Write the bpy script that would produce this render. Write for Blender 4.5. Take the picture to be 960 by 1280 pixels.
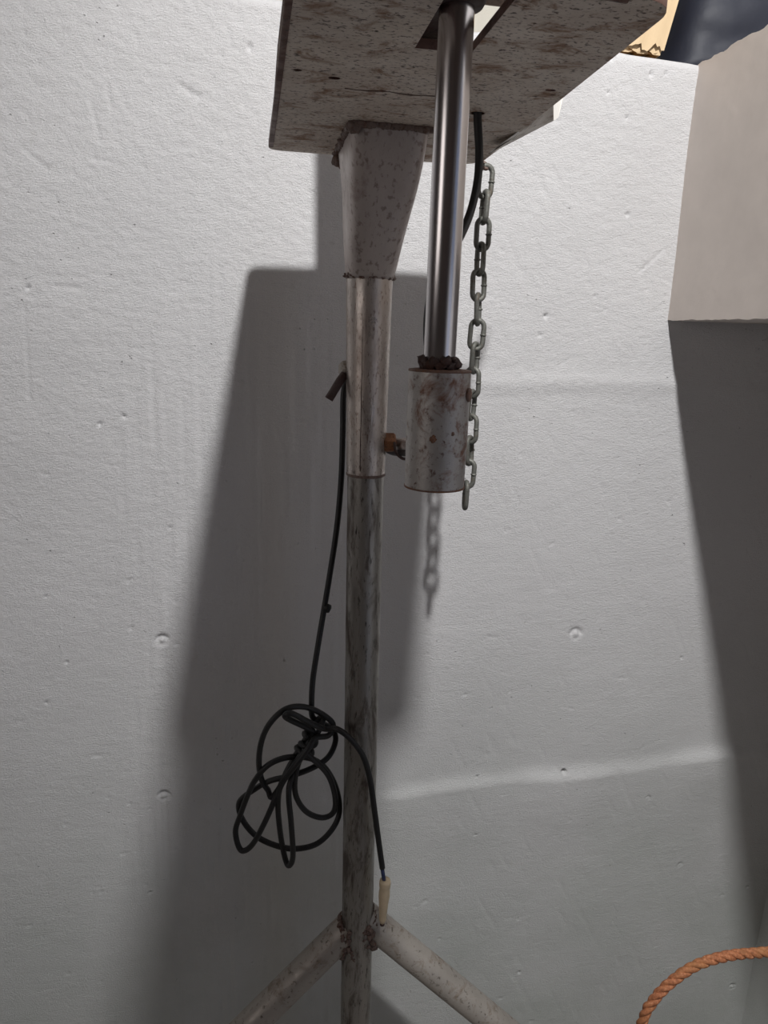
import bpy, bmesh, math, random
import numpy as np
from mathutils import Vector, Matrix

random.seed(7)
rng = np.random.default_rng(11)
for o in list(bpy.data.objects):
    bpy.data.objects.remove(o)
scene = bpy.context.scene
COL = scene.collection
EYE = 1.5            # camera height above the floor

# ------------------------------------------------------------------ camera
F, CX, CY = 900.0, 480.0, 640.0
down = np.array([362 - CX, 4200 - CY, F]); down /= np.linalg.norm(down)
fw = np.array([312 - CX, 0.0, F]); fw[1] = -(fw[0] * down[0] + fw[2] * down[2]) / down[1]; fw /= np.linalg.norm(fw)
rt = np.cross(down, fw)
R = np.array([rt, fw, -down])                 # world = R @ photo ray
cam_data = bpy.data.cameras.new('camera')
cam_data.sensor_fit = 'VERTICAL'
cam_data.sensor_height = 24.0
cam_data.lens = 24.0 * F / 1280.0
cam_data.clip_start = 0.02
cam = bpy.data.objects.new('camera', cam_data)
COL.objects.link(cam)
M4 = Matrix.Identity(4)
xr, yu, zb = R @ [1, 0, 0], R @ [0, -1, 0], R @ [0, 0, -1]
for i in range(3):
    M4[i][0], M4[i][1], M4[i][2] = xr[i], yu[i], zb[i]
M4[2][3] = EYE
cam.matrix_world = M4
scene.camera = cam

# ------------------------------------------------------------------ light
scene.view_settings.view_transform = 'Standard'
scene.view_settings.look = 'None'
scene.view_settings.gamma = 1.0
scene.view_settings.use_curve_mapping = False
scene.view_settings.exposure = 0.08
world = bpy.data.worlds.new('world')
world.use_nodes = True
bg = world.node_tree.nodes['Background']
bg.inputs[0].default_value = (0.55, 0.68, 1.0, 1)
bg.inputs[1].default_value = 0.3
scene.world = world

def lamp(name, kind, loc, power, color, **kw):
    d = bpy.data.lights.new(name, kind)
    d.energy = power
    d.color = color
    for k, v in kw.items():
        setattr(d, k, v)
    o = bpy.data.objects.new(name, d)
    o.location = loc
    COL.objects.link(o)
    return o
WALL_Y = 1.03
LX, LY, LZ = 0.252, -0.32, EYE + 1.33
bulb = lamp('reflector_lamp', 'SPOT', (LX, LY, LZ), 152, (1.0, 0.99, 0.985), shadow_soft_size=0.045, spot_size=math.radians(114), spot_blend=1.0)
bulb.rotation_euler = (Vector((0.78, WALL_Y, EYE - 0.06)) - Vector((LX, LY, LZ))).to_track_quat('-Z', 'Y').to_euler()
door = lamp('doorway_daylight', 'AREA', (0.93, -0.55, 0.95), 0.8, (0.93, 0.93, 1.0), shape='RECTANGLE', size=0.7, size_y=1.5)
door.rotation_euler = (0, math.radians(90), 0)
left_fill = lamp('left_fill_light', 'AREA', (-2.12, -0.75, 1.75), 7.5, (1.0, 0.93, 0.90), shape='RECTANGLE', size=1.2, size_y=1.1)  # added soft fill from the left, no window opening behind it
left_fill.rotation_euler = (0, math.radians(-90), 0)

WALL_Y = 1.03
# ------------------------------------------------------------------ photo pixel -> place
def at(px, py, Y):
    w = R @ np.array([px - CX, py - CY, F])
    w = w * (Y / w[1])
    return Vector((w[0], w[1], w[2] + EYE))

# ------------------------------------------------------------------ materials
def new_mat(name):
    m = bpy.data.materials.new(name)
    m.use_nodes = True
    nt = m.node_tree
    return m, nt, nt.nodes['Principled BSDF']
def N(nt, t, **kw):
    n = nt.nodes.new(t)
    for k, v in kw.items():
        if k in n.inputs:
            n.inputs[k].default_value = v
        else:
            setattr(n, k, v)
    return n
def coords(nt, scale=(1, 1, 1), rot=(0, 0, 0)):
    g = N(nt, 'ShaderNodeNewGeometry')
    mp = N(nt, 'ShaderNodeMapping')
    mp.inputs['Scale'].default_value = scale
    mp.inputs['Rotation'].default_value = rot
    nt.links.new(g.outputs['Position'], mp.inputs['Vector'])
    return mp.outputs[0]
def noise(nt, vec, scale, detail=4, rough=0.55, dist=0.0):
    n = N(nt, 'ShaderNodeTexNoise')
    n.inputs['Scale'].default_value = scale
    n.inputs['Detail'].default_value = detail
    n.inputs['Roughness'].default_value = rough
    n.inputs['Distortion'].default_value = dist
    nt.links.new(vec, n.inputs['Vector'])
    return n.outputs[0]
def ramp(nt, fac, stops, interp='LINEAR'):
    r = N(nt, 'ShaderNodeValToRGB')
    cr = r.color_ramp
    cr.interpolation = interp
    while len(cr.elements) < len(stops):
        cr.elements.new(0.5)
    for e, (p, c) in zip(cr.elements, stops):
        e.position = p
        e.color = (*c, 1) if len(c) == 3 else c
    nt.links.new(fac, r.inputs[0])
    return r.outputs[0]
def mix(nt, fac, a, b, mode='MIX'):
    m = N(nt, 'ShaderNodeMix', data_type='RGBA', blend_type=mode)
    for s, v in ((m.inputs[0], fac), (m.inputs[6], a), (m.inputs[7], b)):
        if isinstance(v, (int, float)):
            s.default_value = v
        elif isinstance(v, tuple):
            s.default_value = (*v, 1)
        else:
            nt.links.new(v, s)
    return m.outputs[2]
def bump(nt, bsdf, height, strength=0.3, dist=0.002, prev=None):
    b = N(nt, 'ShaderNodeBump')
    b.inputs['Strength'].default_value = strength
    b.inputs['Distance'].default_value = dist
    nt.links.new(height, b.inputs['Height'])
    if prev is not None:
        nt.links.new(prev, b.inputs['Normal'])
    nt.links.new(b.outputs[0], bsdf.inputs['Normal'])
    return b.outputs[0]

def plaster(name, base=(0.72, 0.72, 0.73), stains=True):
    m, nt, b = new_mat(name)
    v = coords(nt)
    n1 = noise(nt, v, 3.2, 5, 0.6)
    c = mix(nt, ramp(nt, n1, [(0.35, (0, 0, 0)), (0.7, (1, 1, 1))]), tuple(x * 0.93 for x in base), base)
    if stains:
        n2 = noise(nt, v, 55, 4, 0.7)
        c = mix(nt, ramp(nt, n2, [(0.62, (0, 0, 0)), (0.85, (0.35, 0.35, 0.35))]), c, (0.42, 0.40, 0.37))
        # greenish damp staining towards the floor on the left
        g = N(nt, 'ShaderNodeNewGeometry')
        s = N(nt, 'ShaderNodeSeparateXYZ')
        nt.links.new(g.outputs['Position'], s.inputs[0])
        mz = N(nt, 'ShaderNodeMapRange')
        mz.inputs['From Min'].default_value = 1.1
        mz.inputs['From Max'].default_value = 0.2
        nt.links.new(s.outputs[2], mz.inputs[0])
        n3 = noise(nt, v, 5, 4, 0.6)
        mm = N(nt, 'ShaderNodeMath', operation='MULTIPLY')
        nt.links.new(mz.outputs[0], mm.inputs[0]); nt.links.new(n3, mm.inputs[1])
        c = mix(nt, mm.outputs[0], c, (0.42, 0.47, 0.42))
    nt.links.new(c, b.inputs['Base Color'])
    b.inputs['Roughness'].default_value = 0.62
    vv = coords(nt, (1.0, 1.0, 1.8), (0, 0.25, 0))
    h1 = noise(nt, vv, 300, 5, 0.75, 0.2)
    p = bump(nt, b, h1, 0.72, 0.0038)
    vb = coords(nt, (1.0, 1.0, 3.5), (0, 0.35, 0))
    h2 = noise(nt, vb, 34, 5, 0.65)
    p = bump(nt, b, h2, 0.14, 0.003, p)
    # small open pores
    vo = N(nt, 'ShaderNodeTexVoronoi')
    vo.inputs['Scale'].default_value = 95
    nt.links.new(v, vo.inputs['Vector'])
    pr = ramp(nt, vo.outputs['Distance'], [(0.0, (0, 0, 0)), (0.13, (1, 1, 1))])
    sel = noise(nt, v, 16, 4, 0.75)
    keep = ramp(nt, sel, [(0.56, (0, 0, 0)), (0.62, (1, 1, 1))])
    hh = mix(nt, keep, (1.0, 1.0, 1.0), pr)
    bump(nt, b, hh, 1.0, 0.003, p)
    return m

def rusty(name, paint, rust=(0.11, 0.045, 0.022), dark=(0.03, 0.02, 0.016), amount=0.5, scale=22, stretch=(1, 1, 1), rough=0.6, metal=0.0, soft=False):
    m, nt, b = new_mat(name)
    v = coords(nt, stretch)
    n1 = noise(nt, v, scale, 8, 0.7, 0.6)
    n2 = noise(nt, v, scale * 4.5, 5, 0.65)
    n3 = noise(nt, v, scale * 0.35, 4, 0.6)
    pa = mix(nt, n3, tuple(x * 0.72 for x in paint), tuple(min(1, x * 1.18) for x in paint))
    lo = 0.62 - 0.25 * amount
    if soft:                                  # broad brown bloom and fine pitting
        pa = mix(nt, ramp(nt, noise(nt, v, scale * 0.6, 6, 0.7), [(0.42, (0, 0, 0)), (0.72, (0.85, 0.85, 0.85))]), pa, tuple((a + b_) / 2 for a, b_ in zip(paint, rust)))
        pa = mix(nt, ramp(nt, noise(nt, v, scale * 9, 3, 0.6), [(0.56, (0, 0, 0)), (0.66, (0.8, 0.8, 0.8))]), pa, dark)
    c = mix(nt, ramp(nt, n1, [(lo, (0, 0, 0)), (lo + 0.13, (1, 1, 1))]), pa, rust)
    c = mix(nt, ramp(nt, n2, [(0.60 - 0.06 * amount, (0, 0, 0)), (0.70, (1, 1, 1))]), c, dark)
    nt.links.new(c, b.inputs['Base Color'])
    b.inputs['Metallic'].default_value = metal
    r = ramp(nt, n1, [(0.3, (rough - 0.12,) * 3), (0.7, (min(1, rough + 0.25),) * 3)])
    nt.links.new(r, b.inputs['Roughness'])
    p = bump(nt, b, n2, 0.35, 0.0012)
    bump(nt, b, n1, 0.35, 0.002, p)
    return m

def plain(name, color, rough=0.5, metal=0.0, bscale=0, bstr=0.2, bdist=0.001, var=0.12):
    m, nt, b = new_mat(name)
    v = coords(nt)
    n = noise(nt, v, max(bscale, 20) * 0.5, 4, 0.6)
    c = mix(nt, n, tuple(x * (1 - var) for x in color), tuple(min(1, x * (1 + var)) for x in color))
    nt.links.new(c, b.inputs['Base Color'])
    b.inputs['Roughness'].default_value = rough
    b.inputs['Metallic'].default_value = metal
    if bscale:
        bump(nt, b, noise(nt, v, bscale, 5, 0.6), bstr, bdist)
    return m

MAT = {}
MAT['wall'] = plaster('white_plaster', (0.74, 0.735, 0.74))
MAT['room'] = plain('dim_brown_wall_paint', (0.17, 0.135, 0.125), 0.8)
MAT['cream'] = plaster('cream_plaster', (0.80, 0.77, 0.68), False)
MAT['beam'] = plain('bare_beige_render', (0.60, 0.54, 0.495), 0.75, 0, 16, 0.35, 0.003, 0.16)
MAT['floor'] = plain('concrete_floor', (0.30, 0.28, 0.26), 0.8, 0, 30, 0.3, 0.002, 0.2)
MAT['plate'] = rusty('rusted_grey_plate', (0.64, 0.56, 0.485), (0.25, 0.15, 0.095), (0.055, 0.034, 0.026), 0.42, 30, (0.85, 1.4, 1), 0.7, 0, True)
MAT['plate_edge'] = rusty('rusted_edge', (0.15, 0.08, 0.06), (0.08, 0.035, 0.025), (0.03, 0.018, 0.015), 0.7, 40)
MAT['neck'] = rusty('stained_silver_paint', (0.47, 0.415, 0.39), (0.26, 0.20, 0.18), (0.24, 0.19, 0.17), 0.3, 20, (1, 1, 0.6), 0.42, 0.3, True)
MAT['sleeve'] = rusty('silver_sleeve', (0.56, 0.51, 0.47), (0.32, 0.235, 0.19), (0.26, 0.20, 0.17), 0.2, 45, (1, 1, 0.4), 0.30, 0.7, True)
MAT['pole'] = rusty('worn_galvanised_pole', (0.34, 0.325, 0.30), (0.13, 0.11, 0.095), (0.045, 0.04, 0.036), 0.5, 42, (1.3, 1.3, 0.30), 0.36, 0.7)
MAT['leg'] = rusty('dusty_galvanised_leg', (0.43, 0.395, 0.355), (0.27, 0.22, 0.175), (0.13, 0.11, 0.09), 0.35, 35, (1, 1, 1), 0.5, 0.4)
MAT['weld'] = rusty('rusty_weld', (0.17, 0.12, 0.10), (0.12, 0.06, 0.04), (0.03, 0.02, 0.018), 0.5, 90)
MAT['rust'] = rusty('orange_rust', (0.26, 0.11, 0.045), (0.16, 0.06, 0.03), (0.05, 0.025, 0.018), 0.5, 80)
MAT['socket'] = rusty('grey_socket', (0.46, 0.44, 0.42), (0.22, 0.12, 0.085), (0.11, 0.055, 0.04), 0.40, 40, (1, 1, 1), 0.42, 0.45)
MAT['rim'] = rusty('rusty_rim', (0.20, 0.12, 0.09), (0.22, 0.10, 0.05), (0.08, 0.04, 0.03), 0.6, 90)
MAT['chrome'] = plain('chrome_rod', (0.60, 0.575, 0.575), 0.24, 1.0, 0, 0, 0, 0.04)
MAT['darkmetal'] = rusty('dark_rusted_collar', (0.08, 0.05, 0.045), (0.07, 0.03, 0.02), (0.02, 0.015, 0.012), 0.4, 60)
MAT['chain'] = rusty('zinc_chain', (0.17, 0.172, 0.155), (0.14, 0.115, 0.09), (0.06, 0.055, 0.045), 0.35, 90, (1, 1, 1), 0.5, 0.5)
MAT['cable'] = plain('black_cable', (0.011, 0.011, 0.0115), 0.5, 0, 60, 0.1, 0.0005, 0.3)
MAT['blue'] = plain('blue_sleeving', (0.03, 0.045, 0.12), 0.5)
MAT['plug'] = plain('yellowed_plastic', (0.62, 0.50, 0.34), 0.45, 0, 120, 0.2, 0.0006, 0.25)
MAT['bracket'] = plain('cream_sheet_metal', (0.66, 0.64, 0.60), 0.5, 0, 50, 0.1, 0.001, 0.12)
MAT['card'] = plain('fawn_cardboard', (0.62, 0.47, 0.29), 0.8, 0, 40, 0.3, 0.001, 0.08)
MAT['card_torn'] = plain('torn_cardboard', (0.30, 0.18, 0.07), 0.85, 0, 90, 0.5, 0.001, 0.35)
MAT['navy'] = plain('dark_navy_vinyl', (0.009, 0.012, 0.024), 0.6, 0, 8, 0.3, 0.01, 0.35)
MAT['shadow_block'] = rusty('brown_shadow_block', (0.16, 0.12, 0.10), (0.11, 0.06, 0.04), (0.04, 0.03, 0.02), 0.5, 30)
MAT['door'] = plain('outer_ground', (0.3, 0.3, 0.28), 0.9)

def rope_mat():
    m, nt, b = new_mat('orange_rope_fibre')
    v = coords(nt)
    n = noise(nt, v, 260, 4, 0.7)
    n2 = noise(nt, v, 30, 3, 0.6)
    c = ramp(nt, n, [(0.3, (0.17, 0.055, 0.022)), (0.55, (0.42, 0.155, 0.065)), (0.75, (0.62, 0.30, 0.17))])
    c = mix(nt, ramp(nt, n2, [(0.45, (0, 0, 0)), (0.7, (0.5, 0.5, 0.5))]), c, (0.35, 0.17, 0.06))
    nt.links.new(c, b.inputs['Base Color'])
    b.inputs['Roughness'].default_value = 0.75
    bump(nt, b, n, 0.6, 0.001)
    return m
MAT['rope'] = rope_mat()

# ------------------------------------------------------------------ object helpers
def link_mesh(name, bm, mat, parent=None, smooth=True):
    me = bpy.data.meshes.new(name)
    bmesh.ops.recalc_face_normals(bm, faces=bm.faces)
    bm.to_mesh(me); bm.free()
    mats = mat if isinstance(mat, (list, tuple)) else [mat]
    for x in mats:
        me.materials.append(MAT[x])
    if smooth:
        me.polygons.foreach_set('use_smooth', [True] * len(me.polygons))
    o = bpy.data.objects.new(name, me)
    COL.objects.link(o)
    if parent is not None:
        o.parent = parent
        base = Vector((0, 0, 0)); p = parent
        while p is not None:
            base += p.location; p = p.parent
        me.transform(Matrix.Translation(-base))
    return o
def sharp(o, deg=40):
    me = o.data
    bm = bmesh.new(); bm.from_mesh(me)
    for e in bm.edges:
        if len(e.link_faces) == 2 and e.calc_face_angle(0) > math.radians(deg):
            e.smooth = False
    bm.to_mesh(me); bm.free()
    return o
def thing(name, label, cat, loc, group=None):
    o = bpy.data.objects.new(name, None)
    o.empty_display_size = 0.05
    COL.objects.link(o)
    o.location = loc
    o['label'] = label; o['category'] = cat
    if group: o['group'] = group
    return o
def box(bm, lo, hi, bev=0.0, seg=2):
    r = bmesh.ops.create_cube(bm, size=1.0)
    c = [(a + b) / 2 for a, b in zip(lo, hi)]; s = [b - a for a, b in zip(lo, hi)]
    for v in r['verts']:
        v.co = Vector([c[i] + v.co[i] * s[i] for i in range(3)])
    if bev:
        es = list({e for v in r['verts'] for e in v.link_edges})
        bmesh.ops.bevel(bm, geom=es, offset=bev, segments=seg, profile=0.5, affect='EDGES')
def catmull(P, n=8, closed=False):
    P = [Vector(p) for p in P]
    out = []
    L = len(P)
    rng_ = range(L) if closed else range(L - 1)
    for i in rng_:
        p0 = P[(i - 1) % L] if closed or i > 0 else P[0]
        p1, p2 = P[i], P[(i + 1) % L]
        p3 = P[(i + 2) % L] if closed or i + 2 < L else P[-1]
        for k in range(n):
            t = k / n
            out.append(0.5 * ((2 * p1) + (p2 - p0) * t + (2 * p0 - 5 * p1 + 4 * p2 - p3) * t * t + (3 * p1 - p0 - 3 * p2 + p3) * t ** 3))
    if not closed: out.append(P[-1])
    return out
def frames(pts, closed=False):
    T = []
    n = len(pts)
    for i in range(n):
        a = pts[(i - 1) % n] if closed or i else pts[0]
        b = pts[(i + 1) % n] if closed or i < n - 1 else pts[-1]
        T.append((b - a).normalized())
    u = T[0].orthogonal().normalized()
    U = []
    for t in T:
        u = (u - t * u.dot(t))
        u = u.normalized() if u.length > 1e-6 else t.orthogonal().normalized()
        U.append(u.copy())
    return T, U
def tube(bm, pts, r, seg=12, closed=False, cap=True):
    T, U = frames(pts, closed)
    rings = []
    for i, p in enumerate(pts):
        rr = r[i] if isinstance(r, (list, tuple)) else r
        w = T[i].cross(U[i])
        rings.append([bm.verts.new(p + (U[i] * math.cos(2 * math.pi * k / seg) + w * math.sin(2 * math.pi * k / seg)) * rr) for k in range(seg)])
    m = len(rings)
    for i in range(m if closed else m - 1):
        A, B = rings[i], rings[(i + 1) % m]
        off = 0
        if closed and i == m - 1:
            off = min(range(seg), key=lambda s: (B[s].co - A[0].co).length)
        for k in range(seg):
            bm.faces.new((A[k], A[(k + 1) % seg], B[(k + 1 + off) % seg], B[(k + off) % seg]))
    if cap and not closed:
        bm.faces.new(rings[0][::-1]); bm.faces.new(rings[-1])
def lathe(bm, prof, origin, axis=(0, 0, 1), seg=28, cap=True):
    """prof: list of (radius, distance along axis)"""
    a = Vector(axis).normalized(); u = a.orthogonal().normalized(); w = a.cross(u)
    o = Vector(origin)
    rings = [[bm.verts.new(o + a * d + (u * math.cos(2 * math.pi * k / seg) + w * math.sin(2 * math.pi * k / seg)) * r) for k in range(seg)] for r, d in prof]
    for A, B in zip(rings, rings[1:]):
        for k in range(seg):
            bm.faces.new((A[k], A[(k + 1) % seg], B[(k + 1) % seg], B[k]))
    if cap:
        bm.faces.new(rings[0][::-1]); bm.faces.new(rings[-1])
def vnoise(a, b, seed):
    """smooth 2-D value noise on arrays"""
    g = np.random.default_rng(seed).random((256, 256)) * 2 - 1
    ia, ib = np.floor(a).astype(int), np.floor(b).astype(int)
    fa, fb = a - ia, b - ib
    fa = fa * fa * (3 - 2 * fa); fb = fb * fb * (3 - 2 * fb)
    ia0, ib0, ia1, ib1 = ia % 256, ib % 256, (ia + 1) % 256, (ib + 1) % 256
    return (g[ia0, ib0] * (1 - fa) + g[ia1, ib0] * fa) * (1 - fb) + (g[ia0, ib1] * (1 - fa) + g[ia1, ib1] * fa) * fb
def lump(bm, c, r, seed=0, squash=(1, 1, 1), amp=0.25, sub=3):
    q = bmesh.ops.create_icosphere(bm, subdivisions=sub, radius=1.0)
    from mathutils import noise as mn
    for v in q['verts']:
        n = mn.noise(v.co * 1.7 + Vector((seed * 3.1, seed, 0))) + 0.5 * mn.noise(v.co * 4.5 + Vector((0, seed, 9)))
        s = r * (1 + amp * n)
        v.co = Vector((c[0] + v.co.x * s * squash[0], c[1] + v.co.y * s * squash[1], c[2] + v.co.z * s * squash[2]))

# ------------------------------------------------------------------ the room
LEDGE = EYE + 0.373
WR = 0.985                                    # right side wall
def slab(name, lo, hi, mat, bev=0.0):
    bm = bmesh.new(); box(bm, lo, hi, bev)
    o = link_mesh(name, bm, mat, None, False)
    o['kind'] = 'structure'
    return o
slab('floor', (-2.3, -2.6, -0.1), (WR + 0.1, WALL_Y + 0.6, 0.0), 'floor')
slab('ceiling', (-2.3, -2.6, 3.2), (WR + 0.1, 1.75, 3.3), 'room')
slab('wall_left', (-2.3, -2.6, 0.0), (-2.2, 1.75, 3.2), 'room')
slab('wall_front', (-2.2, -2.6, 0.0), (WR, -2.5, 3.2), 'room')
slab('wall_upper', (-2.2, 1.45, LEDGE - 0.05), (WR + 0.1, 1.6, 3.2), 'cream')
bm = bmesh.new()                              # right wall with a doorway
box(bm, (WR, -0.15, 0), (WR + 0.1, 1.75, 3.2))
box(bm, (WR, -2.6, 0), (WR + 0.1, -0.95, 3.2))
box(bm, (WR, -0.95, 2.05), (WR + 0.1, -0.15, 3.2))
o = link_mesh('wall_right', bm, 'wall', None, False); o['kind'] = 'structure'

# the plastered wall: real relief on a fine grid where the photograph shows it
def pits():
    P = [(720, 793, 0.013, 0.004, 'ring'), (704, 963, 0.0065, 0.012, 'hole'), (203, 800, 0.011, 0.005, 'ring'), (205, 995, 0.011, 0.005, 'ring'),
         (934, 1108, 0.0045, 0.008, 'hole'), (540, 1140, 0.003, 0.006, 'slot'), (915, 1233, 0.008, 0.004, 'ring'), (649, 1216, 0.004, 0.006, 'hole'),
         (83, 828, 0.004, 0.004, 'hole'), (355, 825, 0.003, 0.005, 'slot'), (40, 1, 0.003, 0.004, 'hole'), (213, 660, 0.003, 0.004, 'hole'),
         (765, 76, 0.006, 0.006, 'hole'), (814, 94, 0.004, 0.004, 'hole'), (832, 93, 0.004, 0.004, 'slot'), (761, 118, 0.003, 0.004, 'hole'),
         (784, 148, 0.004, 0.005, 'hole'), (785, 268, 0.004, 0.004, 'hole'), (683, 395, 0.005, 0.005, 'hole'), (745, 370, 0.003, 0.003, 'hole'),
         (35, 360, 0.005, 0.005, 'hole'), (312, 74, 0.005, 0.004, 'hole'), (57, 745, 0.003, 0.004, 'hole'), (58, 878, 0.003, 0.004, 'hole'),
         (155, 520, 0.005, 0.005, 'hole'), (125, 530, 0.005, 0.004, 'hole'), (188, 1115, 0.003, 0.005, 'hole'), (853, 823, 0.003, 0.004, 'hole'),
         (594, 1042, 0.003, 0.004, 'hole'), (596, 970, 0.003, 0.004, 'hole'), (808, 995, 0.005, 0.003, 'ring'), (850, 1080, 0.005, 0.003, 'ring')]
    return P
def make_wall():
    xs = np.concatenate([np.linspace(-2.2, -0.56, 12), np.arange(-0.5, WR, 0.0023), [WR]])
    zs = np.concatenate([np.linspace(0, 0.06, 3), np.arange(0.09, LEDGE - 0.003, 0.0023), [LEDGE - 0.0005]])
    X, Z = np.meshgrid(xs, zs, indexing='ij')
    D = 0.0022 * vnoise(X * 3 + 3, Z * 3, 1) + 0.0007 * vnoise(X * 11, Z * 12, 2) + 0.00022 * vnoise(X * 30, Z * 60, 3)
    grit = np.clip(0.65 + 0.6 * (Z - EYE) + 0.4 * (0.3 - X), 0.3, 1.3)
    D += 0.00028 * grit * vnoise(X * 90 + Z * 30, Z * 150, 4) + 0.00042 * grit * vnoise(X * 190 + Z * 60, Z * 215, 5)
    # brushed-on paint: short upright strokes low on the left
    left = np.clip((0.16 - X) / 0.03, 0, 1) * np.clip((EYE + 0.1 - Z) / 0.2, 0, 1) * np.clip((X + 0.22) / 0.15, 0, 1)
    D += left * (0.0013 * vnoise(X * 130, Z * 11, 12) + 0.0009 * vnoise(X * 60 + 5, Z * 7, 13))
    # trowel scrapes, slanting, upper right
    tr = vnoise(X * 75 + Z * 38, Z * 16 - X * 8, 14)
    D -= 0.0012 * np.clip(tr - 0.45, 0, 1) * np.clip((X - 0.25) / 0.1, 0, 1)
    # scattered nicks
    nk = vnoise(X * 62, Z * 78, 15) + 0.35 * vnoise(X * 170, Z * 170, 16)
    D -= 0.006 * np.clip(nk - 1.0, 0, 1)
    # the horizontal swelling across the right of the wall
    fade = np.clip((X - 0.18) / 0.08, 0, 1)
    zr = EYE - 0.752 + 0.018 * (X - 0.5) / 0.4 + 0.006 * vnoise(X * 9, X * 0, 6)
    t = (Z - zr) / 0.018
    D += fade * (0.0085 + 0.003 * vnoise(X * 14, X * 0 + 3, 7)) * np.where(t > 0, np.exp(-(t * 1.0) ** 2), np.exp(-(t * 0.16) ** 2))
    # a softer step higher up and the vertical formwork line at the left
    zr2 = EYE - 0.075 + 0.01 * vnoise(X * 6, X * 0, 8)
    D += 0.0022 * fade * np.exp(-((Z - zr2) / 0.014) ** 2)
    D -= 0.0012 * np.exp(-((X + 0.14) / 0.0025) ** 2) * (np.abs(Z - (EYE - 0.80)) < 0.08)
    Y = WALL_Y - D
    for px, py, r, dep, kind in pits():
        c = at(px, py, WALL_Y)
        dx, dz = X - c.x, Z - c.z
        if kind == 'slot': dx = dx * 2.2
        d = np.sqrt(dx * dx + dz * dz)
        if kind == 'ring':
            Y += dep * np.exp(-((d - r * 0.6) / (r * 0.28)) ** 2) * (0.35 + 0.65 * (dz > 0)) - 0.4 * dep * np.exp(-(d / (r * 0.3)) ** 2)
        else:
            rr = r * 0.62 * (1 + 0.35 * vnoise(X * 260, Z * 260, 17)); Y += dep * np.clip(1.6 - 1.25 * d / rr, 0, 1)
    # scratches
    for x0, y0, x1, y1 in ((69, 358, 98, 360), (113, 135, 125, 182), (135, 118, 139, 145), (118, 202, 138, 205), (30, 190, 60, 212), (30, 380, 38, 500), (610, 795, 620, 797), (800, 340, 830, 312), (225, 118, 250, 132), (345, 540, 352, 560)):
        a, b = at(x0, y0, WALL_Y), at(x1, y1, WALL_Y)
        vx, vz = b.x - a.x, b.z - a.z
        L2 = vx * vx + vz * vz
        tt = np.clip(((X - a.x) * vx + (Z - a.z) * vz) / L2, 0, 1)
        d = np.hypot(X - a.x - tt * vx, Z - a.z - tt * vz)
        Y += 0.0011 * np.exp(-(d / 0.0024) ** 2)
    edge = np.clip((LEDGE - Z) / 0.012, 0, 1)
    Y = WALL_Y + (Y - WALL_Y) * edge + 0.004 * (1 - edge) ** 2
    lift = np.clip((0.62 - X) * 0.032, 0, 0.06) * np.clip((Z - (LEDGE - 0.2)) / 0.2, 0, 1)
    Ztop = Z + lift
    Ztop[:, -1] += 0.0025 * vnoise(xs * 25, xs * 0, 9)
    nx, nz = X.shape
    co = np.stack([X, Y, Ztop], -1).reshape(-1, 3)
    # top surface and back
    top = np.stack([xs, np.full(nx, 1.46), LEDGE + np.clip((0.62 - xs) * 0.032, 0, 0.06)], -1)
    co = np.vstack([co, top])
    idx = np.arange(nx * nz).reshape(nx, nz)
    q = np.stack([idx[:-1, :-1], idx[1:, :-1], idx[1:, 1:], idx[:-1, 1:]], -1).reshape(-1, 4)
    ti = nx * nz + np.arange(nx)
    q2 = np.stack([idx[:-1, -1], idx[1:, -1], ti[1:], ti[:-1]], -1)
    q = np.vstack([q, q2])
    me = bpy.data.meshes.new('wall_back')
    me.vertices.add(len(co)); me.vertices.foreach_set('co', co.ravel())
    me.loops.add(q.size); me.loops.foreach_set('vertex_index', q.ravel())
    me.polygons.add(len(q)); me.polygons.foreach_set('loop_start', np.arange(0, q.size, 4)); me.polygons.foreach_set('loop_total', np.full(len(q), 4))
    me.update(calc_edges=True)
    sm = np.ones(len(q), bool); sm[-len(q2):] = False
    me.polygons.foreach_set('use_smooth', sm)
    me.materials.append(MAT['wall'])
    o = bpy.data.objects.new('wall_back', me)
    COL.objects.link(o)
    o['kind'] = 'structure'
make_wall()

# beige rendered cantilever wall that juts towards the viewer at the right
def make_beam():
    x0, x1 = 0.6205, WR
    y0, y1 = 0.20, WALL_Y + 0.01
    z0, z1 = EYE + 0.028, LEDGE
    bm = bmesh.new()
    ny = 120; nz = 14
    ys = np.linspace(y1, y0, ny)
    G = []
    for i, y in enumerate(ys):
        col = []
        for j in range(nz + 1):
            t = j / nz
            zz = z0 + (z1 - z0) * t
            xx = x0 + 0.0012 * math.sin(y * 13 + t * 5)
            if j == nz:
                zz += 0.0022 * math.sin(i * 0.9) * math.sin(i * 0.37 + 1) + 0.0008 * random.uniform(-1, 1); xx += 0.0015
            if j == 0:
                zz += 0.0008 * random.uniform(-1, 1)
            col.append(bm.verts.new((xx, y, zz)))
        col.append(bm.verts.new((x1, y, z1)))
        col.append(bm.verts.new((x1, y, z0)))
        G.append(col)
    m = nz + 3
    for a, b in zip(G, G[1:]):
        for k in range(m):
            bm.faces.new((a[k], a[(k + 1) % m], b[(k + 1) % m], b[k]))
    bm.faces.new(G[0]); bm.faces.new(G[-1][::-1])
    o = sharp(link_mesh('trim_1', bm, 'beam'), 35)
    o['kind'] = 'structure'
    o['label'] = 'beige rendered concrete shelf end jutting out at the right of the wall'
make_beam()

# ------------------------------------------------------------------ the stand
H = lambda h: EYE + h
def px_(h): return 0.1365 + (0.06 - h) * 0.0075
PY = 0.86
stand = thing('workshop_stand', 'rusty grey steel stand with a flat plate on a splayed tube pole', 'stand', (0.145, PY, 0.0))
PZ = H(0.193)                                 # underside of the plate
def axis_pt(h): return Vector((px_(h), PY, H(h)))

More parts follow.
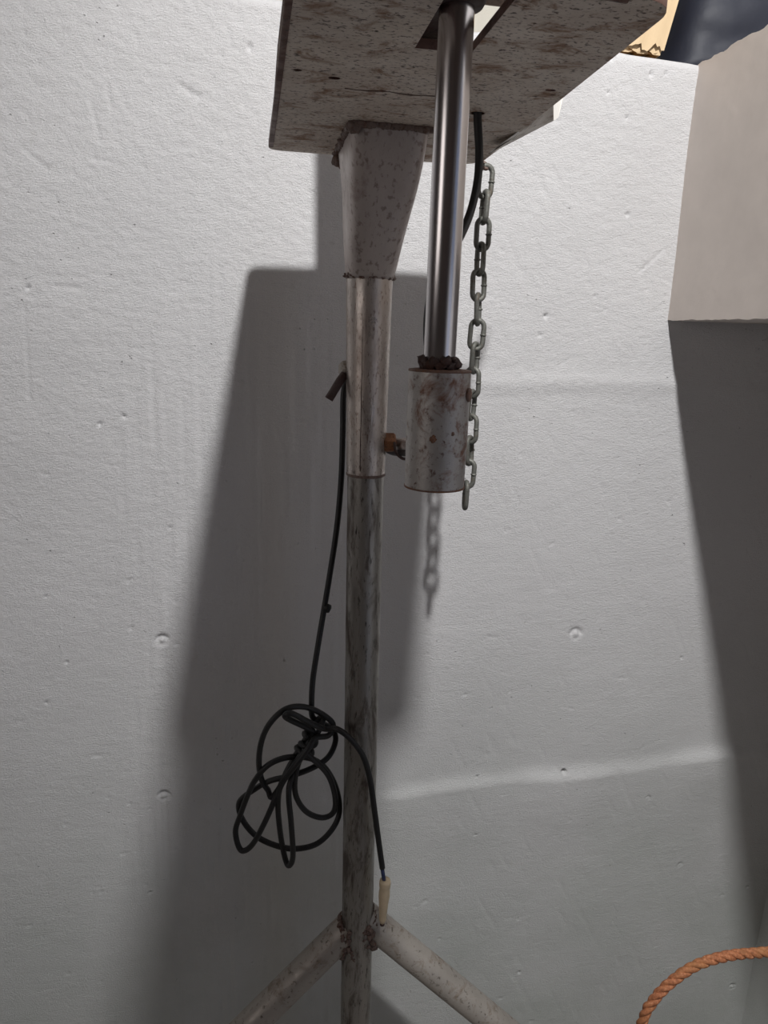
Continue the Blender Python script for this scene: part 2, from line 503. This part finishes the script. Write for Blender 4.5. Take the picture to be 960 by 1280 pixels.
def make_plate():
    c = bpy.data.curves.new('plate_outline', 'CURVE')
    c.dimensions = '2D'; c.fill_mode = 'BOTH'; c.extrude = 0.0028; c.bevel_depth = 0.0007; c.bevel_resolution = 1
    def poly(P):
        s = c.splines.new('POLY'); s.points.add(len(P) - 1)
        for q, p in zip(s.points, P): q.co = (p[0], p[1], 0, 1)
        s.use_cyclic_u = True
    def arc(cx, cy, r, a0, a1, n=8):
        return [(cx + r * math.cos(math.radians(a0 + (a1 - a0) * i / n)), cy + r * math.sin(math.radians(a0 + (a1 - a0) * i / n))) for i in range(n + 1)]
    xl, xr_, yf, yb = 0.024, 0.268, 0.450, 0.899
    out = arc(xl + 0.012, yb - 0.012, 0.012, 180, 90, 5)
    out += [(0.1 , yb + 0.0008), (0.15, yb - 0.0006), (0.2, yb + 0.0005)]
    out += arc(xr_ - 0.03, yb - 0.03, 0.03, 90, 0, 6)
    out += [(0.2665, 0.8), (0.2625, 0.7), (0.259, 0.6)]
    out += arc(0.2545 - 0.024, yf + 0.024, 0.024, 0, -90, 8)
    # notch for the rod, open to the near edge
    out += [(0.1585, yf), (0.1585, 0.5605)] + [(0.1165, 0.5605), (0.1165, yf)]
    out += arc(xl + 0.02, yf + 0.02, 0.02, 270, 180, 6)
    out += [(xl - 0.0006, 0.6), (xl + 0.0007, 0.72)]
    poly(out)
    def hole(x, y, rx, ry): poly([(x + rx * math.cos(2 * math.pi * k / 14), y + ry * math.sin(2 * math.pi * k / 14)) for k in range(14)])
    p = at(418, 98, 1.0)
    for (qx, qy, rx, ry) in ((418, 98, 0.0055, 0.004), (372, 88, 0.004, 0.003), (688, 113, 0.005, 0.003), (597, 142, 0.007, 0.006)):
        w = R @ np.array([qx - CX, qy - CY, F]); w = w * (0.193 / w[2])
        hole(w[0], w[1], rx, ry)
    ob = bpy.data.objects.new('tmp', c); COL.objects.link(ob)
    dg = bpy.context.evaluated_depsgraph_get()
    me = bpy.data.meshes.new_from_object(ob.evaluated_get(dg))
    bpy.data.objects.remove(ob)
    bm = bmesh.new(); bm.from_mesh(me)
    bmesh.ops.remove_doubles(bm, verts=bm.verts, dist=1e-6)
    for f in bm.faces:
        f.material_index = 1 if abs(f.normal.z) < 0.6 else 0
    for v in bm.verts: v.co.z += PZ + 0.0035
    return sharp(link_mesh('top_plate', bm, ['plate', 'plate_edge'], stand, False), 30)
plate = make_plate()

# rust-welded seam across the underside and a rolled near lip
bm = bmesh.new()
tube(bm, [Vector((0.08 + i * 0.0094, 0.66 + 0.0015 * math.sin(i * 1.3), PZ + 0.0002 + 0.0003 * math.sin(i * 2))) for i in range(11)], 0.0009, 6)
link_mesh('seam', bm, 'weld', plate)
bm = bmesh.new()
tube(bm, [Vector((0.166 + i * 0.008, 0.4535 + 0.001 * math.sin(i), PZ + 0.002)) for i in range(8)], 0.0035, 10)
link_mesh('rim_bead', bm, 'plate_edge', plate)
# blank left edge folded down slightly
bm = bmesh.new()
box(bm, (0.0235, 0.475, PZ - 0.0012), (0.0285, 0.882, PZ + 0.0010), 0.0008)
link_mesh('side_lip', bm, 'plate_edge', plate)

# flared neck
def make_neck():
    bm = bmesh.new()
    n = 40; rows = 26
    rings = []
    for i in range(rows):
        t = i / (rows - 1)                    # 0 at the plate
        h = 0.1925 - t * 0.137
        s = 1 - t
        s = s ** 0.92
        cx = px_(0.055) * (1 - s) + 0.1405 * s
        cy = PY * (1 - s) + 0.822 * s
        rx = 0.0275 * (1 - s) + 0.0405 * s
        ry = 0.0275 * (1 - s) + 0.068 * s
        e = 2.0 + 4.5 * s                     # superellipse exponent
        ring = []
        for k in range(n):
            a = 2 * math.pi * (k + 0.5) / n
            ca, sa = math.cos(a), math.sin(a)
            x = cx + rx * math.copysign(abs(ca) ** (2 / e), ca)
            y = cy + ry * math.copysign(abs(sa) ** (2 / e), sa)
            dent = 0.0012 * math.sin(h * 60 + a * 2) * s
            ring.append(bm.verts.new((x + dent, y - dent, H(h))))
        rings.append(ring)
    for A, B in zip(rings, rings[1:]):
        for k in range(n):
            bm.faces.new((A[k], A[(k + 1) % n], B[(k + 1) % n], B[k]))
    bm.faces.new(rings[0]); bm.faces.new(rings[-1][::-1])
    return link_mesh('neck', bm, 'neck', stand)
neck = make_neck()
bm = bmesh.new()
for i in range(24):
    lump(bm, (0.103 + i * 0.0033, 0.7545 + random.uniform(-.001, .001), PZ - 0.001), 0.0032 + random.random() * 0.0018, i, (1.2, 1, 0.9), 0.5, 2)
lump(bm, (0.1015, 0.757, PZ - 0.004), 0.0058, 3, (1, 1, 1.1), 0.5)
for i in range(18):
    lump(bm, (0.0995 + random.uniform(-.001, .001), 0.76 + i * 0.0075, PZ - 0.001), 0.0035 + random.random() * 0.002, i + 40, (1, 1.3, 1), 0.5, 2)
lump(bm, (0.102, 0.884, PZ - 0.006), 0.0085, 5, (0.8, 1, 1.3), 0.5)
link_mesh('weld_bead', bm, 'weld', neck)
bm = bmesh.new()
for i in range(26):
    a = -math.pi + i / 25 * math.pi * 1.0
    lump(bm, (px_(.055) + 0.0268 * math.cos(a), PY + 0.0268 * math.sin(a), H(0.0585 + 0.002 * math.sin(i * 1.9))), 0.0016 + 0.0008 * random.random(), i + 80, (1.8, 1.2, 0.9), 0.6, 2)
link_mesh('weld_bead', bm, 'weld', neck)

def pipe(name, mat, h0, h1, r0, r1, parent=stand, wall=0.003, n=30, rows=24):
    bm = bmesh.new()
    pts = [axis_pt(h0 + (h1 - h0) * i / rows) for i in range(rows + 1)]
    rr = [r0 + (r1 - r0) * i / rows + 0.00015 * math.sin(i * 2.1) for i in range(rows + 1)]
    tube(bm, pts, rr, n)
    return sharp(link_mesh(name, bm, mat, parent), 50)
sleeve = pipe('sleeve', 'sleeve', 0.060, -0.172, 0.0270, 0.0236)
pipe('pole', 'pole', -0.165, -1.49, 0.0224, 0.0224, rows=60)
pipe('upper_post', 'sleeve', 0.2005, 0.52, 0.026, 0.026)
bm = bmesh.new()                              # pressed-seam line down the sleeve
tube(bm, [axis_pt(0.03 - i * 0.0195) + Vector((-0.0105 + 0.0002 * math.sin(i * 2), -0.0237 + 0.00022 * i, 0)) for i in range(11)], 0.0005, 6)
link_mesh('seam', bm, 'darkmetal', sleeve)
bm = bmesh.new()
lathe(bm, [(0.0236, 0), (0.0243, 0.0008), (0.0243, 0.0025), (0.0237, 0.0035)], axis_pt(-0.174), seg=30)
link_mesh('lower_rim', bm, 'weld', sleeve)

# clamp bolt with a bar handle at the left of the sleeve
bm = bmesh.new()
c0 = at(431, 463, 0.868)
ax = Vector((-1, -0.15, -0.12)).normalized()
lathe(bm, [(0.0085, 0), (0.0125, 0.002), (0.0125, 0.008), (0.0095, 0.011)], c0 + Vector((0.006, 0.006, 0)), ax, 6)
lathe(bm, [(0.006, -0.014), (0.006, 0.0)], c0 + Vector((0.006, 0.006, 0)), ax, 14)
clamp = link_mesh('clamp_bolt', bm, 'leg', stand, False)
bm = bmesh.new()
tube(bm, [at(431, 468, 0.864), at(425, 476, 0.862), at(411, 499, 0.86)], 0.0052, 14)
link_mesh('bar_handle', bm, 'darkmetal', clamp)

# set screw on the right of the sleeve
bm = bmesh.new()
c1 = at(478, 553, PY - 0.004)
lathe(bm, [(0.0085, -0.002), (0.0125, 0.001), (0.0125, 0.013), (0.010, 0.0155), (0.006, 0.0155)], c1, (1, 0.0, 0.0), 6)
screw = link_mesh('set_screw', bm, 'rust', stand, False)
bm = bmesh.new()
lathe(bm, [(0.005, 0.0), (0.0055, 0.014)], c1 + Vector((0.0155, 0, 0)), (1, 0, 0), 16)
lathe(bm, [(0.008, 0.0), (0.0105, 0.003), (0.0115, 0.009), (0.009, 0.015), (0.003, 0.017)], c1 + Vector((0.020, -0.002, -0.004)), (1, 0, -0.15), 20)
link_mesh('screw_tip', bm, 'neck', screw)
bm = bmesh.new()
a_, b_ = at(497, 551, 0.83), at(512, 588, 0.60)
tube(bm, catmull([at(493, 553, .845), at(495, 565, .838), at(503, 573, .825), at(514, 574, .80)], 6), 0.0018, 8)
link_mesh('retaining_wire', bm, 'darkmetal', screw)

# braces / legs
def leg(a, through, r):
    """tube from the joint a, through a second point, down to the floor"""
    d = (through - a).normalized()
    b = a + d * ((a.z - 0.042) / -d.z)
    n = 40
    bm = bmesh.new()
    tube(bm, [a.lerp(b, i / n) for i in range(n + 1)], r, 26)
    L = sharp(link_mesh('leg', bm, 'leg', stand), 50)
    bm = bmesh.new()
    lathe(bm, [(r + 0.001, -0.05), (r + 0.004, -0.045), (r + 0.004, 0.0), (r, 0.004)], b, d, 20)
    link_mesh('rubber_foot', bm, 'cable', L)
    return a, d
la, ld = leg(at(443, 1152, PY + 0.005), at(314, 1280, 0.845), 0.0218)
ra, rd = leg(at(455, 1144, PY + 0.005), at(621, 1280, 0.835), 0.0218)
leg(Vector((0.147, PY, H(-1.05))), Vector((0.30, 0.33, H(-1.462))), 0.0218)
for (a0, dd, s_) in ((la, ld, 3), (ra, rd, 60)):
    bm = bmesh.new()
    sd = -1 if dd.x < 0 else 1
    for k in range(34):                       # collar of weld metal where the brace meets the pole
        a = k / 34 * 2 * math.pi
        zc = -0.029 * math.sin(a)
        yc = -0.0195 * math.cos(a)
        lump(bm, (axis_pt(-0.85).x + sd * (0.0195 + 0.004 * abs(math.sin(a))), PY + 0.003 + yc * 0.9, a0.z - 0.020 + zc),
             0.0036 + 0.0028 * random.random(), s_ + k, (1, 1, 1.1), 0.8, 2)
    for k in range(9):                        # spatter on the pole
        lump(bm, (axis_pt(-0.85).x + sd * (0.006 + 0.011 * random.random()), PY - 0.0185, a0.z - 0.02 + 0.026 * random.uniform(-1, 1)), 0.0028 + 0.002 * random.random(), s_ + 90 + k, (1, 0.9, 1), 0.8, 2)
    link_mesh('weld_bead', bm, 'weld', stand)

# chrome rod hanging through the notch, collar above, painted socket below
RX, RY = 0.1305, 0.50
bm = bmesh.new()
lathe(bm, [(0.0108, 0), (0.0113, 0.001), (0.0113, 0.33), (0.0108, 0.331)], (RX, RY, H(-0.03)), seg=40)
rod = sharp(link_mesh('rod', bm, 'chrome', stand), 50)
bm = bmesh.new()
lathe(bm, [(0.0122, 0), (0.0165, 0.001), (0.0182, 0.004), (0.0175, 0.009), (0.0145, 0.012), (0.0145, 0.03)], (RX, RY, H(0.197)), seg=32)
link_mesh('collar', bm, 'darkmetal', rod)
bm = bmesh.new()
for k in range(22):
    a = k / 22 * 2 * math.pi
    lump(bm, (RX + 0.0112 * math.cos(a), RY + 0.0112 * math.sin(a), H(-0.0215 + 0.002 * math.sin(k * 2.7))), 0.0022 + 0.0012 * random.random(), k + 7, (1.3, 1.2, 1.2), 0.8, 2)
link_mesh('weld_bead', bm, 'darkmetal', rod)
bm = bmesh.new()
SR = 0.0217
lathe(bm, [(SR - 0.0030, -0.0012), (SR, 0), (SR + 0.0004, 0.04), (SR + 0.0003, 0.082), (SR - 0.003, 0.0835)], (RX + 0.0008, RY, H(-0.109)), seg=44)
socket = sharp(link_mesh('socket', bm, 'socket', stand), 35)
for nm, z, hgt in (('upper_rim', -0.0275, 0.0022), ('lower_rim', -0.1103, 0.0020)):
    bm = bmesh.new()
    lathe(bm, [(SR - 0.002, 0), (SR + 0.00055, 0.0005), (SR + 0.0005, hgt - 0.0004), (SR - 0.002, hgt)], (RX + 0.0008, RY, H(z)), seg=44)
    link_mesh(nm, bm, 'rim', socket)
bm = bmesh.new()                              # small boss with a pin
d_ = Vector((0.82, -0.57, 0)).normalized()
lathe(bm, [(0.0048, 0), (0.0048, 0.0018), (0.0026, 0.0022)], Vector((RX + 0.0008, RY, H(-0.042))) + d_ * (SR - 0.0005), d_, 18)
link_mesh('side_pin', bm, 'rim', socket)
bm = bmesh.new()
d_ = Vector((-0.35, -1, 0)).normalized()
lump(bm, Vector((RX, RY, H(-0.072))) + d_ * (SR + 0.0003), 0.0024, 4, (1, 0.6, 1), 0.6)
lump(bm, Vector((RX, RY, H(-0.068))) + Vector((0.3, -1, 0)).normalized() * (SR + 0.0004), 0.0014, 9, (1, 0.6, 1), 0.6)
link_mesh('paint_blister', bm, 'rim', socket)

# arm that holds the rod; unseen block added to shade the wall below left
bm = bmesh.new()
box(bm, (0.100, 0.53, H(0.206)), (0.1385, 0.832, H(0.244)), 0.002)
link_mesh('support_arm', bm, 'darkmetal', stand, False)
bm = bmesh.new()
box(bm, (0.062, 0.16, H(0.246)), (0.222, 0.62, H(0.36)), 0.008, 3)
link_mesh('shadow_block', bm, 'shadow_block', stand, False)

# sheet-metal angle under the right edge of the plate
bm = bmesh.new()
def quad_prism(P, off):
    a = [bm.verts.new(p) for p in P]; b = [bm.verts.new(Vector(p) + Vector(off)) for p in P]
    bm.faces.new(a); bm.faces.new(b[::-1])
    for k in range(len(P)):
        bm.faces.new((a[k], b[k], b[(k + 1) % len(P)], a[(k + 1) % len(P)]))
quad_prism([at(611, 193, 0.80), at(692, 151, 0.77), at(691, 129, 0.72), at(655, 163, 0.745), at(622, 186, 0.775)], (0, 0.0015, 0.001))
brk = link_mesh('angle_bracket', bm, 'leg', stand, False)
bm = bmesh.new()
quad_prism([at(613, 191, 0.79), at(655, 163, 0.742), at(690, 131, 0.718), at(691, 125, 0.716), at(650, 163, 0.74), at(613, 189, 0.787)], (0, -0.0012, 0))
link_mesh('bracket_lip', bm, 'bracket', brk, False)
bm = bmesh.new()
quad_prism([at(692, 151, 0.77), at(698, 147, 0.772), at(705, 118, 0.78), at(706, 106, 0.785), at(692, 122, 0.77)], (0, 0.0015, 0))
link_mesh('end_tab', bm, 'bracket', brk, False)
# hook that carries the chain
CHX, CHY = 0.2715, 0.87
bm = bmesh.new()
tube(bm, catmull([(CHX - 0.014, CHY - 0.004, H(0.1945)), (CHX - 0.010, CHY - 0.003, H(0.187)), (CHX, CHY, H(0.1845)), (CHX + 0.002, CHY + 0.004, H(0.189)), (CHX - 0.006, CHY + 0.006, H(0.1945))], 6), 0.0022, 8)
link_mesh('chain_hook', bm, 'weld', stand)

# ------------------------------------------------------------------ chain
chain = thing('steel_chain', 'dull grey steel link chain hanging beside the chrome rod', 'chain', (CHX, CHY, H(0.20)))
def link_mesh_data():
    bm = bmesh.new()
    w, l, r = 0.0079, 0.0172, 0.0031          # half widths to the wire centre
    pts = []
    for k in range(10):
        a = math.pi * k / 9
        pts.append(Vector((w * math.cos(a), 0, (l - w) + w * math.sin(a))))
    for k in range(3):
        pts.append(Vector((-w, 0, (l - w) * (1 - 2 * (k + 1) / 4))))
    for k in range(10):
        a = math.pi + math.pi * k / 9
        pts.append(Vector((w * math.cos(a), 0, -(l - w) + w * math.sin(a))))
    for k in range(3):
        pts.append(Vector((w, 0, -(l - w) * (1 - 2 * (k + 1) / 4))))
    tube(bm, pts, r, 10, closed=True)
    lump(bm, (w, -0.0004, 0), 0.0038, 2, (1, 1, 0.55), 0.3, 2)
    bmesh.ops.recalc_face_normals(bm, faces=bm.faces)
    me = bpy.data.meshes.new('link'); bm.to_mesh(me); bm.free()
    me.materials.append(MAT['chain'])
    me.polygons.foreach_set('use_smooth', [True] * len(me.polygons))
    return me
lm = link_mesh_data()
angles = [5, 93, 8, 100, 14, 62, -12, 50, -38, 48, -42, 52, -22, 82]
pitch = 0.0288
for i, a in enumerate(angles):
    o = bpy.data.objects.new('link', lm)
    COL.objects.link(o)
    o.parent = chain
    o.location = (0.0008 * math.sin(i * 1.3), 0.0006 * math.cos(i * 1.7), -0.0292 - i * pitch + (0.001 if i % 2 else 0))
    o.rotation_euler = (math.radians(2 * math.sin(i)), math.radians(2 * math.cos(i * 2.1)), math.radians(a))

# ------------------------------------------------------------------ power cable with its coil
cab = thing('power_cable', 'black electric cable bunched in a loose coil left of the pole', 'cable', at(400, 905, 0.86))
CR = 0.0039
def cc(x, y, Y): return at(270 + x / 3.692, 840 + y / 3.692, Y)
seg1 = [(0.206, 0.697, H(0.222)), (0.2065, 0.698, H(0.200)), at(597, 150, 0.70), at(599, 190, 0.70), at(597, 225, 0.695), at(589, 262, 0.685), at(577, 292, 0.67), at(560, 322, 0.65), at(544, 352, 0.63), at(536, 385, 0.62),
        at(534.5, 425, 0.62), at(540, 465, 0.625), at(545, 505, 0.64), at(540, 540, 0.68), at(520, 563, 0.76), at(503, 566, 0.83), at(484, 562, 0.895), at(464, 535, 0.912), at(447, 496, 0.912), at(435, 478, 0.905), at(429.5, 492, 0.90)]
seg1 = [Vector(p) for p in seg1]
dn = [at(428.5, 540, 0.897), at(426.5, 600, 0.893), at(421, 660, 0.89), at(412, 720, 0.885), at(405, 762, 0.88), at(397, 810, 0.87), at(391, 850, 0.865), at(389.5, 880, 0.862)]
coil = [(445, 205), (480, 232), (535, 262), (552, 315), (520, 390), (450, 440), (350, 478), (250, 502), (180, 540), (108, 600), (122, 680), (190, 760), (290, 805), (380, 815), (470, 790),
        (540, 720), (570, 640), (556, 540), (510, 450), (440, 400), (330, 394), (240, 430), (180, 500), (150, 560), (112, 660), (90, 740), (115, 822), (165, 800), (222, 700), (275, 580),
        (330, 450), (400, 330), (468, 222), (495, 215), (470, 280), (415, 350), (372, 450), (366, 560), (412, 640), (485, 672), (540, 650), (550, 580), (520, 480), (450, 405), (400, 380), (340, 460),
        (262, 575), (240, 545), (212, 500), (198, 420), (210, 320), (250, 235), (320, 172), (400, 160), (480, 188), (540, 240), (520, 292), (460, 305), (425, 355), (355, 445), (302, 520), (286, 600), (294, 720),
        (314, 840), (335, 893), (355, 850), (347, 700), (336, 580), (345, 500), (400, 380), (448, 285), (420, 258), (345, 222), (318, 202), (350, 192), (430, 232), (500, 262)]
cp = []
nC = len(coil)
for i, (x, y) in enumerate(coil):
    Y = 0.872 - 0.028 * i / nC + 0.011 * math.sin(i * 0.83)
    cp.append(cc(x, y, Y))
tail = [cc(555, 262, 0.832), cc(620, 308, 0.827), cc(680, 390, 0.826), cc(712, 500, 0.824), cc(733, 650, 0.822), cc(752, 790, 0.82), cc(768, 905, 0.818)]
path = catmull(seg1 + dn + cp + tail, 6)
bm = bmesh.new()
tube(bm, path, CR, 10)
link_mesh('cable_run', bm, 'cable', cab)
bm = bmesh.new()                              # turns that bind the bundle
A, B = cc(475, 255, 0.858), cc(330, 500, 0.858)
ax = (B - A).normalized(); u = ax.orthogonal().normalized(); w = ax.cross(u)
for f0, f1, turns, rad in ((0.20, 0.55, 2.6, 0.0100),):
    pts = []
    for k in range(int(turns * 16)):
        t = k / (turns * 16)
        a = t * turns * 2 * math.pi
        pts.append(A.lerp(B, f0 + (f1 - f0) * t) + (u * math.cos(a) + w * math.sin(a)) * rad * (1 + 0.22 * math.sin(k * 0.37)) + Vector((0, 0, 0.003 * math.sin(k * 0.21))))
    tube(bm, pts, 0.0037, 8)
link_mesh('binding_turns', bm, 'cable', cab)
bm = bmesh.new()                              # frayed nick in the coil, and a tape nub on the drop
lump(bm, at(409, 760, 0.879), 0.0055, 2, (1, 1, 1.2), 0.4, 2)
link_mesh('tape_nub', bm, 'cable', cab)
e0, e1 = cc(765, 895, 0.8185), at(481, 1106, 0.816)
bm = bmesh.new(); tube(bm, [e0, e0.lerp(e1, .5), e1], 0.0027, 10)
link_mesh('blue_sleeving', bm, 'blue', cab)
g0, g1 = at(481.5, 1100, 0.815), at(478, 1153, 0.815)
dv = (g1 - g0); L_ = dv.length
bm = bmesh.new()
lathe(bm, [(0.0038, 0.001), (0.0072, 0.0), (0.0080, 0.003), (0.0080, 0.010), (0.0068, 0.013), (0.0076, 0.017), (0.0078, 0.026), (0.0066, 0.038), (0.0050, L_ - 0.006), (0.0036, L_)], g0, dv, 14)
plug = link_mesh('connector', bm, 'plug', cab)
bm = bmesh.new()
lathe(bm, [(0.0034, 0), (0.0034, 0.005), (0.0015, 0.007)], g1 - dv.normalized() * 0.001, dv, 10)
link_mesh('contact', bm, 'darkmetal', plug)

# ------------------------------------------------------------------ orange rope
cr = at(800, 1280, 0.86)
rope = thing('twisted_rope', 'thick orange-brown twisted rope looping up at the lower right', 'rope', (0.62, 0.60, 0.0))
RYp = 0.62
key = [at(799, 1288, RYp), at(816, 1252, RYp), at(841, 1226, RYp), at(872, 1206, RYp), at(912, 1194.5, RYp), at(960, 1190, RYp)]
k0, k1 = key[0], key[-1]
mid = [Vector((k1.x + 0.12, RYp + 0.005, k1.z - 0.012)), Vector((k1.x + 0.24, RYp, k1.z - 0.10)), Vector((k1.x + 0.30, RYp - 0.02, k1.z - 0.30)), Vector((k1.x + 0.27, RYp - 0.06, 0.20)),
       Vector((k1.x + 0.16, RYp - 0.10, 0.030)), Vector((k1.x, RYp - 0.10, 0.012)), Vector((k0.x + 0.02, RYp - 0.06, 0.016)), Vector((k0.x - 0.05, RYp - 0.03, 0.14)), Vector((k0.x - 0.04, RYp, (k0.z + 0.14) / 2 + 0.05))]
rp = catmull(key + mid, 14, closed=True)
T, U = frames(rp, True)
s = 0
arc_ = [0]
for a, b in zip(rp, rp[1:]): arc_.append(arc_[-1] + (b - a).length)
tot = arc_[-1] + (rp[0] - rp[-1]).length
turns = round(tot / 0.036)
# resample evenly
npt = 1100
def samp(d):
    i = min(len(arc_) - 1, max(0, int(np.searchsorted(arc_, d)) - 1))
    nx = arc_[i + 1] if i + 1 < len(arc_) else tot
    q = rp[(i + 1) % len(rp)]
    return rp[i].lerp(q, (d - arc_[i]) / max(1e-9, nx - arc_[i]))
ev = [samp(tot * k / npt) for k in range(npt)]
T, U = frames(ev, True)
for st in range(3):
    pts = []
    for k in range(npt):
        a = 2 * math.pi * (turns * k / npt + st / 3)
        w = T[k].cross(U[k])
        pts.append(ev[k] + (U[k] * math.cos(a) + w * math.sin(a)) * 0.0027)
    bm = bmesh.new()
    tube(bm, pts, 0.0036, 8, closed=False)
    link_mesh('strand', bm, 'rope', rope)

# ------------------------------------------------------------------ things on the ledge
def card_box():
    root = thing('cardboard_box', 'fawn cardboard box with a torn lower edge on the wall ledge', 'box', (0.63, 1.12, LEDGE))
    e = at(785, 66, 1.08); 
    x1 = at(824, 66, 1.08).x; x0 = x1 - 0.17
    bm = bmesh.new()
    # front panel with a ragged lower edge, plus the body behind
    n = 40
    zt = LEDGE + 0.20
    top, bot, bk = [], [], []
    for i in range(n + 1):
        x = x0 + (x1 - x0) * i / n
        zb = LEDGE + 0.031 + 0.003 * random.uniform(-1, 1) + 0.004 * math.sin(i * 0.9)
        bot.append(bm.verts.new((x, 1.078 + 0.001 * math.sin(i), zb)))
        top.append(bm.verts.new((x, 1.080, zt)))
    for i in range(n):
        bm.faces.new((bot[i], bot[i + 1], top[i + 1], top[i]))
    box(bm, (x0, 1.083, LEDGE + 0.024), (x1 - 0.002, 1.26, zt))
    for v in bm.verts: v.co.x += (v.co.z - LEDGE) * 0.22
    link_mesh('carton', bm, 'card', root, False)
    bm = bmesh.new()
    for k in range(8):
        z = LEDGE + 0.0012 + k * 0.0036
        a = [bm.verts.new((x0 + (x1 - x0) * i / n, 1.068 + 0.004 * k * 0.4 + 0.004 * random.random(), z + 0.0015 * math.sin(i * 1.1 + k))) for i in range(n + 1)]
        b = [bm.verts.new((x0 + (x1 - x0) * i / n, 1.22, z)) for i in range(n + 1)]
        for i in range(n): bm.faces.new((a[i], a[i + 1], b[i + 1], b[i]))
    r = bmesh.ops.solidify(bm, geom=list(bm.faces), thickness=0.0018)
    link_mesh('torn_edge', bm, 'card_torn', root, False)
card_box()

def navy_bag():
    root = thing('navy_bag', 'glossy dark navy bag slumped on the ledge beside the cardboard box', 'bag', (0.84, 1.2, LEDGE))
    bm = bmesh.new()
    nu, nv = 90, 60
    x0, x1 = at(840, 60, 1.10).x + 0.004, WR - 0.004
    from mathutils import noise as mn
    rings = []
    for j in range(nv + 1):
        t = j / nv
        z = LEDGE + 0.004 + 0.34 * t
        ring = []
        for i in range(nu):
            a = 2 * math.pi * i / nu
            ca, sa = math.cos(a), math.sin(a)
            e = 5
            x = (x0 + x1) / 2 + (x1 - x0) / 2 * math.copysign(abs(ca) ** (2 / e), ca)
            y = 1.215 + 0.125 * math.copysign(abs(sa) ** (2 / e), sa)
            k = min(1, t * 14, (1 - t) * 10)
            k = 0.9 + 0.1 * k
            x = (x0 + x1) / 2 + (x - (x0 + x1) / 2) * (0.97 + 0.03 * k)
            n = mn.noise(Vector((x * 6, y * 6, z * 22))) * 0.008 + mn.noise(Vector((x * 25, y * 25, z * 40))) * 0.003
            if sa < 0: y += n
            x += (z - LEDGE) * 0.22 * (x1 - x) / (x1 - x0)
            ring.append(bm.verts.new((min(x, x1), min(1.215 + (y - 1.215) * k, 1.44), z)))
        rings.append(ring)
    for A, B in zip(rings, rings[1:]):
        for k in range(nu): bm.faces.new((A[k], A[(k + 1) % nu], B[(k + 1) % nu], B[k]))
    bm.faces.new(rings[0][::-1]); bm.faces.new(rings[-1])
    link_mesh('bag_body', bm, 'navy', root)
navy_bag()
